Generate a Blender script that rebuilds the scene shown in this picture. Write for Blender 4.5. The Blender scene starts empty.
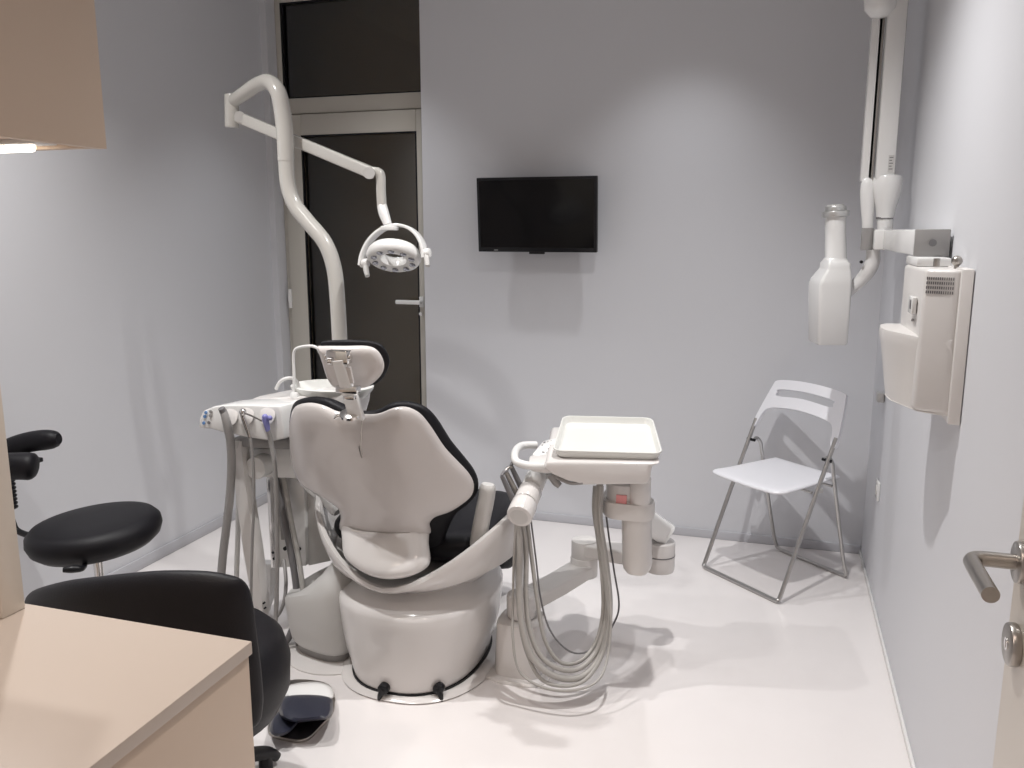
import bpy, bmesh, math, random
from mathutils import Vector as V, Matrix
random.seed(4)
scene = bpy.context.scene
COL = scene.collection
PI = math.pi

# ------------------------------------------------------------------ camera model (1024 x 768)
F = 840.0; PITCH = math.atan(154/840.0); YAW = math.atan(268*math.cos(PITCH)/F); H = 1.55
fw = V((-math.sin(YAW)*math.cos(PITCH), math.cos(YAW)*math.cos(PITCH), -math.sin(PITCH)))
rt = V((math.cos(YAW), math.sin(YAW), 0)); upv = rt.cross(fw)
EYE = V((0, 0, H))
def ray(x, y): return fw + rt*((x-512)/F) - upv*((y-384)/F)
def at(x, y, Y):
    d = ray(x, y); return EYE + d*(Y/d.y)
def atx(x, y, X):
    d = ray(x, y); return EYE + d*(X/d.x)
def atz(x, y, z=0.0):
    d = ray(x, y); return EYE + d*((z-H)/d.z)

# ------------------------------------------------------------------ materials
def mat(name, col, rough=0.5, metal=0.0, coat=0.0, bump=0.0, bscale=200, var=0.0, vscale=3.0, spec=0.5, emit=None, estr=1.0):
    m = bpy.data.materials.new(name); m.use_nodes = True
    nt = m.node_tree; b = nt.nodes['Principled BSDF']
    b.inputs['Base Color'].default_value = (*col, 1)
    b.inputs['Roughness'].default_value = rough
    b.inputs['Metallic'].default_value = metal
    b.inputs['Coat Weight'].default_value = coat
    b.inputs['Coat Roughness'].default_value = 0.08
    b.inputs['Specular IOR Level'].default_value = spec
    tc = nt.nodes.new('ShaderNodeTexCoord')
    if var:
        n = nt.nodes.new('ShaderNodeTexNoise'); n.inputs['Scale'].default_value = vscale; n.inputs['Detail'].default_value = 4
        nt.links.new(tc.outputs['Object'], n.inputs['Vector'])
        mx = nt.nodes.new('ShaderNodeMix'); mx.data_type = 'RGBA'
        mx.inputs[6].default_value = (*[c*(1-var) for c in col], 1); mx.inputs[7].default_value = (*[min(1, c*(1+var)) for c in col], 1)
        nt.links.new(n.outputs['Fac'], mx.inputs[0]); nt.links.new(mx.outputs[2], b.inputs['Base Color'])
    if bump:
        n2 = nt.nodes.new('ShaderNodeTexNoise'); n2.inputs['Scale'].default_value = bscale; n2.inputs['Detail'].default_value = 3
        nt.links.new(tc.outputs['Object'], n2.inputs['Vector'])
        bp = nt.nodes.new('ShaderNodeBump'); bp.inputs['Strength'].default_value = bump; bp.inputs['Distance'].default_value = 0.002
        nt.links.new(n2.outputs['Fac'], bp.inputs['Height']); nt.links.new(bp.outputs['Normal'], b.inputs['Normal'])
    if emit:
        b.inputs['Emission Color'].default_value = (*emit, 1); b.inputs['Emission Strength'].default_value = estr
    return m
WALL = mat('wall_paint', (0.665, 0.67, 0.698), 0.55, bump=0.10, bscale=120, var=0.02, vscale=1.2)
FLOOR = mat('floor_vinyl', (0.80, 0.765, 0.755), 0.22, bump=0.05, bscale=25, var=0.025, vscale=6, coat=0.15)
CEIL = mat('ceiling_paint', (0.72, 0.72, 0.72), 0.8, bump=0.05)
SKIRT = mat('skirting_vinyl', (0.52, 0.52, 0.55), 0.3, var=0.02)
FRAME = mat('door_frame_paint', (0.56, 0.535, 0.48), 0.35, var=0.02)
WHITE = mat('white_gloss_plastic', (0.70, 0.675, 0.66), 0.18, coat=0.3, var=0.015, vscale=5)
BRIGHT = mat('bright_white_plastic', (0.78, 0.775, 0.765), 0.22, coat=0.2, var=0.01)
WARMW = mat('warm_white_plastic', (0.69, 0.665, 0.645), 0.3, coat=0.1, var=0.01)
SHELL = mat('shell_lacquer', (0.62, 0.585, 0.57), 0.16, coat=0.3, var=0.015)
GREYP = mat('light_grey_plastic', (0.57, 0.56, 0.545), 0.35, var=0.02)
MIDG = mat('mid_grey_plastic', (0.30, 0.29, 0.285), 0.4, var=0.03)
HOSE = mat('grey_hose', (0.40, 0.385, 0.365), 0.45, var=0.04, vscale=20)
DHOSE = mat('dark_grey_hose', (0.16, 0.155, 0.16), 0.45, var=0.04, vscale=20)
LEATHER = mat('black_leather', (0.006, 0.0055, 0.008), 0.5, bump=0.3, bscale=260, var=0.15, vscale=12, spec=0.27)
BLACKP = mat('black_plastic', (0.006, 0.006, 0.008), 0.38, spec=.35, var=0.1)
NAVY = mat('navy_plastic', (0.018, 0.02, 0.036), 0.42, coat=0.05, var=0.1)
CHROME = mat('chrome', (0.72, 0.71, 0.70), 0.14, 1.0, var=0.03)
STEEL = mat('brushed_steel', (0.40, 0.375, 0.35), 0.32, 1.0, bump=0.1, bscale=90, var=0.05, vscale=30)
PAINT = mat('painted_metal', (0.54, 0.525, 0.495), 0.22, coat=0.25, var=0.02)
SATIN = mat('satin_aluminium', (0.62, 0.62, 0.61), 0.35, 0.8, var=0.02)
TUBE = mat('chair_tube_metal', (0.50, 0.49, 0.48), 0.28, 1.0, var=0.03)
LAM = mat('cream_laminate', (0.56, 0.445, 0.35), 0.42, bump=0.05, bscale=300, var=0.02)
LAMTOP = mat('cream_worktop', (0.45, 0.38, 0.325), 0.38, bump=0.05, bscale=300, var=0.02)
CREAMD = mat('cream_door_lacquer', (0.62, 0.56, 0.49), 0.30, var=0.02)
FOLDW = mat('folding_chair_plastic', (0.86, 0.86, 0.90), 0.3, coat=0.1, var=0.01)
SCREEN = mat('screen_glass', (0.002, 0.002, 0.003), 0.12, spec=.25, var=0.1)
CERAM = mat('ceramic_white', (0.74, 0.74, 0.71), 0.25, coat=0.4, var=0.01)
BLUE = mat('button_blue', (0.12, 0.25, 0.5), 0.4, var=0.05)
LILAC = mat('syringe_blue_plastic', (0.22, 0.22, 0.50), 0.35, var=0.05)
PINK = mat('red_label', (0.75, 0.30, 0.30), 0.5, var=0.05)
DARKW = mat('outside_blind', (0.66, 0.49, 0.35), 0.6, var=0.1)
GLOW = mat('lamp_tube', (1, 1, 1), 0.5, emit=(1, 0.86, 0.7), estr=6, var=0.01)
LENS = mat('lens_glass', (0.35, 0.36, 0.40), 0.1, 0.7, var=0.02)
def glassmat():
    m = bpy.data.materials.new('door_glass'); m.use_nodes = True; nt = m.node_tree
    for n in list(nt.nodes): nt.nodes.remove(n)
    out = nt.nodes.new('ShaderNodeOutputMaterial'); mix = nt.nodes.new('ShaderNodeMixShader')
    tr = nt.nodes.new('ShaderNodeBsdfTransparent'); gl = nt.nodes.new('ShaderNodeBsdfGlossy')
    tr.inputs['Color'].default_value = (0.75, 0.76, 0.74, 1); gl.inputs['Roughness'].default_value = 0.03
    gl.inputs['Color'].default_value = (0.9, 0.9, 0.9, 1)
    fr = nt.nodes.new('ShaderNodeFresnel'); fr.inputs['IOR'].default_value = 1.5
    nt.links.new(fr.outputs[0], mix.inputs[0]); nt.links.new(tr.outputs[0], mix.inputs[1]); nt.links.new(gl.outputs[0], mix.inputs[2])
    nt.links.new(mix.outputs[0], out.inputs[0]); return m
GLASS = glassmat()

# ------------------------------------------------------------------ object helpers
def wloc(o):
    p = V((0, 0, 0))
    while o: p = p + o.location; o = o.parent
    return p
def obj(name, bm, m, parent=None, label=None, kind=None, angle=40, loc=None):
    bmesh.ops.remove_doubles(bm, verts=bm.verts, dist=1e-6)
    bmesh.ops.recalc_face_normals(bm, faces=bm.faces)
    me = bpy.data.meshes.new(name); 
    base = wloc(parent) if parent else (V(loc) if loc else V((0, 0, 0)))
    for v in bm.verts: v.co -= base
    bm.to_mesh(me); bm.free()
    for p in me.polygons: p.use_smooth = True
    me.set_sharp_from_angle(angle=math.radians(angle))
    mats = m if isinstance(m, (list, tuple)) else [m]
    for k in mats: me.materials.append(k)
    o = bpy.data.objects.new(name, me); COL.objects.link(o)
    if parent: o.parent = parent
    elif loc: o.location = loc
    if label: o['label'] = label
    if kind: o['kind'] = kind
    return o
def thing(name, label, cat, loc=(0, 0, 0), group=None):
    o = bpy.data.objects.new(name, None); COL.objects.link(o); o.location = loc; o.empty_display_size = .1
    o['label'] = label; o['category'] = cat
    if group: o['group'] = group
    return o
def NB(): return bmesh.new()
def add(bm, tmp, M=None):
    if M is not None: bmesh.ops.transform(tmp, matrix=M, verts=tmp.verts)
    me = bpy.data.meshes.new('t'); tmp.to_mesh(me); tmp.free(); bm.from_mesh(me); bpy.data.meshes.remove(me); return bm
def box(bm, lo, hi, bev=0.0, seg=2, M=None):
    t = bmesh.new(); bmesh.ops.create_cube(t, size=1)
    lo = V(lo); hi = V(hi); c = (lo+hi)/2; s = hi-lo
    for v in t.verts: v.co = V((v.co.x*s.x+c.x, v.co.y*s.y+c.y, v.co.z*s.z+c.z))
    if bev: bmesh.ops.bevel(t, geom=list(t.edges), offset=bev, segments=seg, profile=.5, affect='EDGES')
    return add(bm, t, M)
def frame(z, up=V((0, 0, 1))):
    z = V(z).normalized()
    if abs(z.dot(up)) > .999: up = V((0, 1, 0))
    x = up.cross(z).normalized(); y = z.cross(x); return x, y, z
def cyl(bm, a, b, r0, r1=None, n=24, bev=0.0):
    r1 = r0 if r1 is None else r1; a = V(a); b = V(b); x, y, z = frame(b-a); t = bmesh.new()
    L = (b-a).length
    prof = [(0, r0), (L, r1)] if not bev else [(0, r0-bev), (bev*.3, r0-bev*.3), (bev, r0), (L-bev, r1), (L-bev*.3, r1-bev*.3), (L, r1-bev)]
    rings = [[t.verts.new(a+z*h+(x*math.cos(2*PI*k/n)+y*math.sin(2*PI*k/n))*r) for k in range(n)] for h, r in prof]
    for i in range(len(rings)-1):
        for k in range(n): t.faces.new((rings[i][k], rings[i][(k+1) % n], rings[i+1][(k+1) % n], rings[i+1][k]))
    t.faces.new(rings[0][::-1]); t.faces.new(rings[-1]); return add(bm, t)
def loft(bm, rings, cap=True, closed=False):
    t = bmesh.new(); n = len(rings[0]); R = [[t.verts.new(p) for p in r] for r in rings]
    m = len(R)
    for i in range(m if closed else m-1):
        j = (i+1) % m
        for k in range(n):
            try: t.faces.new((R[i][k], R[i][(k+1) % n], R[j][(k+1) % n], R[j][k]))
            except Exception: pass
    if cap and not closed: t.faces.new(R[0][::-1]); t.faces.new(R[-1])
    return add(bm, t)
def cat(pts, k=6, closed=False):
    pts = [tuple(p) for p in pts]; n = len(pts); out = []
    d = len(pts[0])
    for i in range(n if closed else n-1):
        g = lambda j: pts[j % n] if closed else pts[max(0, min(n-1, j))]
        p0, p1, p2, p3 = g(i-1), g(i), g(i+1), g(i+2)
        for s in range(k):
            t = s/k
            out.append(tuple(.5*((2*p1[c])+(-p0[c]+p2[c])*t+(2*p0[c]-5*p1[c]+4*p2[c]-p3[c])*t*t+(-p0[c]+3*p1[c]-3*p2[c]+p3[c])*t**3) for c in range(d)))
    if not closed: out.append(pts[-1])
    return out
def sweep(bm, pts, sec, scale=None, up=V((0, 0, 1)), closed=False):
    """sweep a 2-D section (list of (a, b)) along 3-D points with parallel transport"""
    pts = [V(p) for p in pts]; n = len(pts); T = []
    for i in range(n):
        a = pts[(i-1) % n] if closed else pts[max(0, i-1)]; b = pts[(i+1) % n] if closed else pts[min(n-1, i+1)]
        T.append((b-a).normalized())
    x, y, z = frame(T[0], up); rings = []
    for i in range(n):
        y = (y - T[i]*y.dot(T[i])).normalized(); x = y.cross(T[i]).normalized()
        s = scale[i] if scale else 1.0
        rings.append([pts[i]+x*(a*s)+y*(b*s) for a, b in sec])
    return loft(bm, rings, closed=closed)
def circ(r, n=12): return [(r*math.cos(2*PI*k/n), r*math.sin(2*PI*k/n)) for k in range(n)]
def rsec(w, h, r=.3, n=4):
    """rounded-rectangle section"""
    rr = min(w, h)*r; o = []
    for cx, cy, a0 in ((w/2-rr, h/2-rr, 0), (-w/2+rr, h/2-rr, 90), (-w/2+rr, -h/2+rr, 180), (w/2-rr, -h/2+rr, 270)):
        for k in range(n+1):
            a = math.radians(a0+90*k/n); o.append((cx+rr*math.cos(a), cy+rr*math.sin(a)))
    return o
def tube(bm, pts, r, k=6, n=12, smooth=True, closed=False, up=V((0, 0, 1))):
    rad = None
    if isinstance(r, (list, tuple)):
        q = [tuple(p)+(rr,) for p, rr in zip(pts, r)]; q = cat(q, k) if smooth else q
        rad = [a[3]/r[0] for a in q]; P_ = [a[:3] for a in q]; r = r[0]
    else: P_ = cat(pts, k, closed) if smooth else pts
    return sweep(bm, P_, circ(r, n), rad, up, closed)
def ball(bm, c, r, s=(1, 1, 1), n=16):
    t = bmesh.new(); bmesh.ops.create_uvsphere(t, u_segments=n, v_segments=n//2+2, radius=r)
    return add(bm, t, Matrix.Translation(V(c)) @ Matrix.Diagonal((*s, 1)))
def lathe(bm, prof, c, axis=(0, 0, 1), n=40, sx=1.0, sy=1.0, up=V((0, 1, 0))):
    x, y, z = frame(axis, up); c = V(c)
    rings = [[c+z*h+x*(r*sx*math.cos(2*PI*k/n))+y*(r*sy*math.sin(2*PI*k/n)) for k in range(n)] for r, h in prof]
    return loft(bm, rings)
def prism(bm, pts, d, bev=0.0, seg=2):
    """pts: 3-D planar polygon, extruded by vector d"""
    t = bmesh.new(); a = [t.verts.new(V(p)) for p in pts]; b = [t.verts.new(V(p)+V(d)) for p in pts]; n = len(a)
    t.faces.new(a); t.faces.new(b[::-1])
    for k in range(n): t.faces.new((a[k], b[k], b[(k+1) % n], a[(k+1) % n]))
    bmesh.ops.recalc_face_normals(t, faces=t.faces)
    if bev: bmesh.ops.bevel(t, geom=[e for e in t.edges if e.calc_face_angle(0) > .35], offset=bev, segments=seg, profile=.5, affect='EDGES')
    return add(bm, t)
class Panel:
    """a gently curved surface frame: O origin, U right, W up along it, N front; bend(u, w) pushes along N"""
    def __init__(s, O, U, W, bend=lambda u, w: 0):
        s.O = V(O); s.U = V(U).normalized(); s.W = V(W).normalized(); s.N = s.W.cross(s.U).normalized(); s.bend = bend
    def pt(s, u, w, n=0): return s.O+s.U*u+s.W*w+s.N*(n+s.bend(u, w))
    def inv(s, x, y):
        d = ray(x, y); off = 0; u = w = 0
        for _ in range(25):
            o = s.O+s.N*off; t = (o-EYE).dot(s.N)/d.dot(s.N); q = EYE+d*t-o
            u = q.dot(s.U); w = q.dot(s.W); off = off*.4+s.bend(max(-.36, min(.36, u)), w)*.6
        return u, w
def pillow(bm, pan, outline, c, tb, tf, n0=0.0, grow=1.0, pw=5, k=5, S=(0, .2, .4, .6, .75, .86, .93, .97, .99, 1.0), ridge=None):
    o = cat(outline, k, True); N = len(o)
    fr, bk = [], []
    for s in S:
        h = math.sqrt(max(0, 1-s**pw))
        a, b = [], []
        for (u, w) in o:
            uu = c[0]+(u-c[0])*s*grow; ww = c[1]+(w-c[1])*s*grow
            a.append(pan.pt(uu, ww, n0+tf*h)); b.append(pan.pt(uu, ww, n0-tb*h))
        fr.append(a); bk.append(b)
    rings = fr[1:][::1]
    t = bmesh.new()
    cf = t.verts.new(fr[0][0]); cb = t.verts.new(bk[0][0])
    Fv = [[t.verts.new(p) for p in r] for r in fr[1:]]; Bv = [[t.verts.new(p) for p in r] for r in bk[1:-1]]
    Bv.append(Fv[-1])
    for R, cc in ((Fv, cf), (Bv, cb)):
        for j in range(N): t.faces.new((cc, R[0][j], R[0][(j+1) % N]))
        for i in range(len(R)-1):
            for j in range(N): t.faces.new((R[i][j], R[i+1][j], R[i+1][(j+1) % N], R[i][(j+1) % N]))
    return add(bm, t)

# ================================================================== THE ROOM
XL, XR, YB, YF, ZC = -2.755, 0.46, 4.205, -1.4, 2.95
DX0, DX1, DY = -2.715, -1.815, 4.29
def struct(name, bm, m, **k): return obj(name, bm, m, kind='structure', **k)
b = NB(); box(b, (XL-.1, YF-.1, -.08), (XR+.1, YB, 0)); struct('floor', b, FLOOR)
b = NB(); box(b, (XL-.1, YF-.1, ZC), (XR+.1, YB+.2, ZC+.08)); struct('ceiling', b, CEIL)
b = NB(); box(b, (XL-.1, YF-.1, 0), (XL, YB+.2, ZC)); struct('wall_left', b, WALL)
b = NB(); box(b, (XR, YF-.1, 0), (XR+.1, YB+.2, ZC)); struct('wall_right', b, WALL)
b = NB(); box(b, (XL, YF-.1, 0), (XR, YF, ZC)); struct('wall_front', b, WALL)
b = NB(); box(b, (XL, YB, 0), (DX0, YB+.2, ZC)); box(b, (DX1, YB, 0), (XR, YB+.2, ZC)); box(b, (DX0, YB, 2.82), (DX1, YB+.2, ZC)); struct('wall_back', b, WALL)
b = NB(); box(b, (DX0-.4, YB+.75, -.1), (DX1+.6, YB+.8, 3.0)); box(b, (DX0-.4, YB+.2, -.1), (DX1+.6, YB+.75, 0)); struct('wall_outside', b, DARKW)
b = NB(); box(b, (DX1, YB-.012, 0), (XR, YB, .045), .004); struct('baseboard_back', b, SKIRT)
b = NB(); box(b, (XL, YF, 0), (XL+.012, YB, .055), .004); struct('baseboard_left', b, SKIRT)
b = NB(); box(b, (XR-.010, YF, 0), (XR, YB-.012, .022), .003); struct('baseboard_right', b, BRIGHT)

# back door with transom
def rectframe(bm, x0, x1, z0, z1, y0, y1, wl, wr, wt, wb, bev=.004):
    box(bm, (x0, y0, z0), (x0+wl, y1, z1), bev); box(bm, (x1-wr, y0, z0), (x1, y1, z1), bev)
    box(bm, (x0+wl, y0, z1-wt), (x1-wr, y1, z1), bev); box(bm, (x0+wl, y0, z0), (x1-wr, y1, z0+wb), bev)
dr = bpy.data.objects.new('door_1', None); COL.objects.link(dr); dr.location = (DX0, DY, 0); dr['kind'] = 'structure'
zl = 2.185    # leaf top
b = NB(); rectframe(b, DX0, DX1, 0, 2.82, DY, DY+.07, .035, .035, .05, .02); box(b, (DX0+.035, DY, zl), (DX1-.035, DY+.07, zl+.085), .004)
obj('door_frame', b, FRAME, dr)
b = NB(); rectframe(b, DX0+.03, DX1-.03, .01, zl-.005, DY-.018, DY+.04, .115, .032, .115, .25, .005)
leaf = obj('door_leaf', b, FRAME, dr)
b = NB(); box(b, (DX0+.145, DY+.008, .255), (DX1-.062, DY+.016, zl-.12)); obj('glass_pane', b, GLASS, leaf)
b = NB()
rectframe(b, DX0+.142, DX1-.059, .252, zl-.117, DY-.0185, DY-.004, .008, .008, .008, .008, 0)
obj('rubber_gasket', b, BLACKP, leaf)
b = NB(); box(b, (DX0+.035, DY+.02, zl+.085), (DX1-.035, DY+.028, 2.77)); obj('transom_glass', b, GLASS, dr)
b = NB(); rectframe(b, DX0+.033, DX1-.033, zl+.083, 2.772, DY+.001, DY+.02, .014, .006, .008, .008, 0); obj('rubber_gasket', b, BLACKP, dr)
hx = DX1-.045; hz = at(410, 302, DY-.05).z
b = NB(); box(b, (hx-.014, DY-.03, hz-.03), (hx+.014, DY-.018, hz+.03), .005); cyl(b, (hx, DY-.03, hz), (hx, DY-.07, hz), .010)
box(b, (hx-.135, DY-.078, hz-.012), (hx+.012, DY-.060, hz+.012), .006)
obj('door_handle', b, BRIGHT, leaf)
b = NB()
cyl(b, (hx, DY-.031, hz-.065), (hx, DY-.042, hz-.065), .010)
obj('lock_cylinder', b, CHROME, leaf)
for z in (.3, 1.16, 1.95):
    b = NB(); cyl(b, (DX0+.03, DY-.024, z-.055), (DX0+.03, DY-.024, z+.055), .011); cyl(b, (DX0+.03, DY-.024, z-.02), (DX0+.03, DY-.024, z+.02), .0125)
    obj('hinge', b, BRIGHT, dr)

# open cream door leaf beside the camera
d2 = bpy.data.objects.new('door_2', None); COL.objects.link(d2); d2.location = (.42, .62, 0); d2['kind'] = 'structure'
yE = atx(992, 768, .40).y
b = NB(); box(b, (.40, .62, .008), (.442, yE, 2.15), .003); leaf2 = obj('door_leaf', b, CREAMD, d2)
b = NB()
pr = atx(1025, 563, .40)
cyl(b, (.401, pr.y, pr.z), (.386, pr.y, pr.z), .034, bev=.003)
obj('rose', b, STEEL, leaf2)
b = NB()
n1 = V((.40, pr.y, pr.z)); 
tube(b, [n1, (.372, pr.y, pr.z), (.345, pr.y, pr.z), (.331, pr.y-.003, pr.z), (.322, pr.y-.014, pr.z), (.320, pr.y-.035, pr.z), (.320, pr.y-.15, pr.z)], .0125, n=24)
obj('door_handle', b, STEEL, leaf2)
b = NB(); pk = atx(1017, 645, .40)
cyl(b, (.401, pk.y, pk.z), (.385, pk.y, pk.z), .035, bev=.004); 
ro = obj('key_rose', b, STEEL, leaf2)
b = NB(); cyl(b, (.387, pk.y, pk.z), (.3835, pk.y, pk.z), .010); box(b, (.3825, pk.y-.0015, pk.z-.006), (.3838, pk.y+.0015, pk.z+.006)); obj('lock_cylinder', b, CHROME, ro)
b = NB(); box(b, (.442, .58, 0), (.459, .70, 2.2), .003); struct('trim_1', b, CREAMD)

# ================================================================== CABINETRY (left foreground)
CZ = .85; cc = atz(252, 641, CZ)
cn = thing('counter', 'cream laminate counter with overhanging slab top beside the black chair', 'counter', (cc.x-.4, cc.y-.4, 0))
b = NB(); box(b, (-2.2, .05, CZ-.024), (cc.x, cc.y, CZ), .002); obj('worktop', b, LAMTOP, cn)
b = NB(); box(b, (-2.2, .06, .0), (cc.x-.005, cc.y-.005, CZ-.0245), .001); obj('cabinet_body', b, LAM, cn)
uc = at(107, 149, cc.y)
wc = thing('wall_cabinet', 'tan overhead cabinet with a lamp under it at the top left', 'cabinet', (uc.x-.3, uc.y-.2, uc.z))
b = NB(); x0, x1, y0, y1 = uc.x-.95, uc.x, uc.y-.42, uc.y
box(b, (x0, y0, uc.z), (x0+.018, y1, 2.6), .001); box(b, (x1-.018, y0, uc.z), (x1, y1, 2.6), .001); box(b, (x0+.018, y1-.018, uc.z+.001), (x1-.018, y1-.0005, 2.6)); box(b, (x0+.018, y0, uc.z+.012), (x1-.018, y1-.018, uc.z+.03)); box(b, (x0+.018, y0, 2.58), (x1-.018, y1-.018, 2.6)); 
obj('cabinet_body', b, LAM, wc)
for k in range(2):
    b = NB(); box(b, (x0+.003+.475*k, y0-.02, uc.z), (x0+.472+.475*k, y0-.001, 2.6), .002); obj('door', b, LAM, wc)
tl = at(33, 146, uc.y-.05)
b = NB(); box(b, (x0+.1, uc.y-.075, uc.z+.0045), (tl.x+.03, uc.y-.03, uc.z+.0125), .002); lh = obj('lamp_housing', b, BRIGHT, wc)
b = NB(); cyl(b, (x0+.11, uc.y-.052, uc.z+.001), (tl.x, uc.y-.052, uc.z+.001), .0075, n=12); obj('lamp_tube', b, GLOW, lh, label='glowing white tube')
pa = atz(26, 608, CZ)
b = NB(); box(b, (-1.80, pa.y-.05, CZ), (pa.x, pa.y, uc.z-.002), .003)
o = obj('side_panel', b, CREAMD, loc=(-1.55, pa.y-.02, CZ)); o['label'] = 'upright cream panel standing on the counter at the left edge'; o['category'] = 'panel'

# ================================================================== TELEVISION
tv = thing('television', 'black flat television mounted on the back wall beside the glass door', 'television', (-1.18, YB, 1.62))
T0 = at(475, 178, 4.06); T1 = at(597, 175.5, 4.06); T2 = at(597, 252, 4.085); T3 = at(480, 252.5, 4.085)
ztop = (T0.z+T1.z)/2; zbot = (T2.z+T3.z)/2; xa = (T0.x+T3.x)/2; xb = (T1.x+T2.x)/2
tm = Matrix.Translation(V(((xa+xb)/2, 4.07, (ztop+zbot)/2))) @ Matrix.Rotation(math.radians(4), 4, 'X')
w2, h2 = (xb-xa)/2, (ztop-zbot)/2
b = NB(); box(b, (-w2, 0, -h2), (w2, .028, h2), .004, M=tm); box(b, (-w2*.6, .026, -h2*.7), (w2*.6, .045, h2*.5), .008, M=tm); ho = obj('housing', b, BLACKP, tv)
b = NB(); box(b, (-w2+.014, -.0012, -h2+.022), (w2-.014, .001, h2-.014), M=tm); obj('screen', b, SCREEN, tv)
b = NB(); box(b, (-.04, .004, -h2-.010), (.04, .02, -h2+.002), .003, M=tm); obj('sensor', b, BLACKP, tv)
b = NB(); box(b, (-w2+.085, -.0022, -h2+.008), (-w2+.105, -.0008, -h2+.011), M=tm); obj('brand_mark', b, GREYP, tv)
cT = V(((xa+xb)/2, 0, (ztop+zbot)/2))
b = NB(); box(b, (cT.x-.05, YB-.012, cT.z-.1), (cT.x+.05, YB, cT.z+.1), .003); box(b, (cT.x-.02, 4.10, cT.z-.03), (cT.x+.02, YB-.01, cT.z+.03), .004); obj('wall_bracket', b, BLACKP, tv)

# outlet
oz = atx(879, 490, XR)
ot = thing('wall_outlet', 'white square power outlet on the right wall behind the folding chair', 'outlet', (XR, oz.y, oz.z))
b = NB(); box(b, (XR-.010, oz.y-.04, oz.z-.04), (XR, oz.y+.04, oz.z+.04), .004); pl = obj('cover_plate', b, BRIGHT, ot)
b = NB(); lathe(b, [(.002, 0), (.020, 0), (.022, .003), (.022, .0035), (.02, .0035)], (XR-.0135, oz.y, oz.z), (1, 0, 0), 20); obj('socket', b, GREYP, ot)

# ================================================================== FOLDING CHAIR
c1 = V((-.257, 3.794, 0)); S = V((.748, -.663, 0)).normalized(); Fd = V((S.y, -S.x, 0))
LW = .446
def fc(s, f, z): return c1+S*s+Fd*f+V((0, 0, z))
ch = thing('folding_chair', 'white plastic folding chair with grey tube legs in the back right corner', 'chair', fc(.22, -.24, 0))
R = .0095
b = NB(); tube(b, [fc(0, -.30, .68), fc(0, -.15, .35), fc(0, -.018, .045), fc(.004, -.002, .016), fc(.028, .0, R), fc(.12, 0, R), fc(LW-.12, 0, R), fc(LW-.028, 0, R), fc(LW-.004, -.002, .016), fc(LW, -.018, .045), fc(LW, -.15, .35), fc(LW, -.30, .68)], R, k=5)
obj('front_frame', b, TUBE, ch)
i_ = .022
b = NB(); tube(b, [fc(i_, -.262, .585), fc(i_, -.285, .592), fc(i_, -.312, .565), fc(i_, -.33, .50), fc(i_, -.43, .12), fc(i_, -.462, .03), fc(i_+.01, -.47, .013), fc(i_+.035, -.472, R), fc(.15, -.472, R), fc(LW-.15, -.472, R), fc(LW-i_-.035, -.472, R), fc(LW-i_-.01, -.47, .013), fc(LW-i_, -.462, .03), fc(LW-i_, -.43, .12), fc(LW-i_, -.33, .50), fc(LW-i_, -.312, .565), fc(LW-i_, -.285, .592), fc(LW-i_, -.262, .585)], R*.9, k=5)
obj('rear_frame', b, TUBE, ch)
b = NB(); cyl(b, fc(.03, -.332, .455), fc(LW-.03, -.332, .455), .006); cyl(b, fc(.006, -.175, .458), fc(LW-.006, -.175, .458), .006); obj('cross_bar', b, TUBE, ch)
pan = Panel(fc(LW/2, -.205, .474), S, -Fd+V((0, 0, .03)), lambda u, w: -.10*(u*u)-.10*max(0, w+.1)**2*0)
o_ = [(-.20, -.195), (-.1, -.212), (.1, -.212), (.185, -.19), (.195, -.1), (.188, .05), (.18, .17), (.165, .195), (0, .20), (-.165, .195), (-.18, .17), (-.188, .05), (-.195, -.1)]
b = NB(); pillow(b, pan, o_, (0, 0), .012, .012, pw=14); obj('seat', b, FOLDW, ch)
Wd = V((0, 0, .192))+(-Fd)*.10; bp_ = Panel(fc(LW/2, -.295, .665), S, Wd, lambda u, w: .45*u*u-.02)
# backrest with slot: outer loop / inner slot built as quads between two loops plus legs at both sides
Wn = Wd.length
def outer(n=64):
    top = []; 
    pts = [(-.235, -.02), (-.222, .08), (-.200, .185), (-.185, .212), (-.1, .222), (0, .225), (.1, .222), (.185, .212), (.200, .185), (.222, .08), (.235, -.02), (.212, -.02), (.195, .045), (.165, .075), (.08, .088), (0, .092), (-.08, .088), (-.165, .075), (-.195, .045), (-.212, -.02)]
    return pts
def holed(bm, pan, out, hole, t0, t1):
    """plate with a slot: triangulated outline with hole, then thickened"""
    t = bmesh.new()
    vo = [t.verts.new((u, w, 0)) for u, w in out]; vh = [t.verts.new((u, w, 0)) for u, w in hole]
    ed = [t.edges.new((vo[i], vo[(i+1) % len(vo)])) for i in range(len(vo))]+[t.edges.new((vh[i], vh[(i+1) % len(vh)])) for i in range(len(vh))]
    bmesh.ops.triangle_fill(t, use_beauty=True, use_dissolve=False, edges=ed)
    g = bmesh.ops.extrude_face_region(t, geom=list(t.faces)); nv = set(v for v in g['geom'] if isinstance(v, bmesh.types.BMVert))
    for v in t.verts:
        v.co = pan.pt(v.co.x, v.co.y, t1 if v in nv else t0)
    return add(bm, t)
oc = cat(outer(), 4, True); slot = cat([(-.145, .138), (-.155, .155), (-.145, .172), (0, .180), (.145, .172), (.155, .155), (.145, .138), (0, .146)], 4, True)
b = NB(); holed(b, bp_, oc, slot, -.008, .008); obj('backrest', b, FOLDW, ch)
for s in (0, LW):
    b = NB(); cyl(b, fc(s-.012 if s == 0 else s+.012, -.262, .586), fc(i_+.01 if s == 0 else s-i_-.01, -.262, .586), .007); obj('pivot', b, BLACKP, ch)
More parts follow.
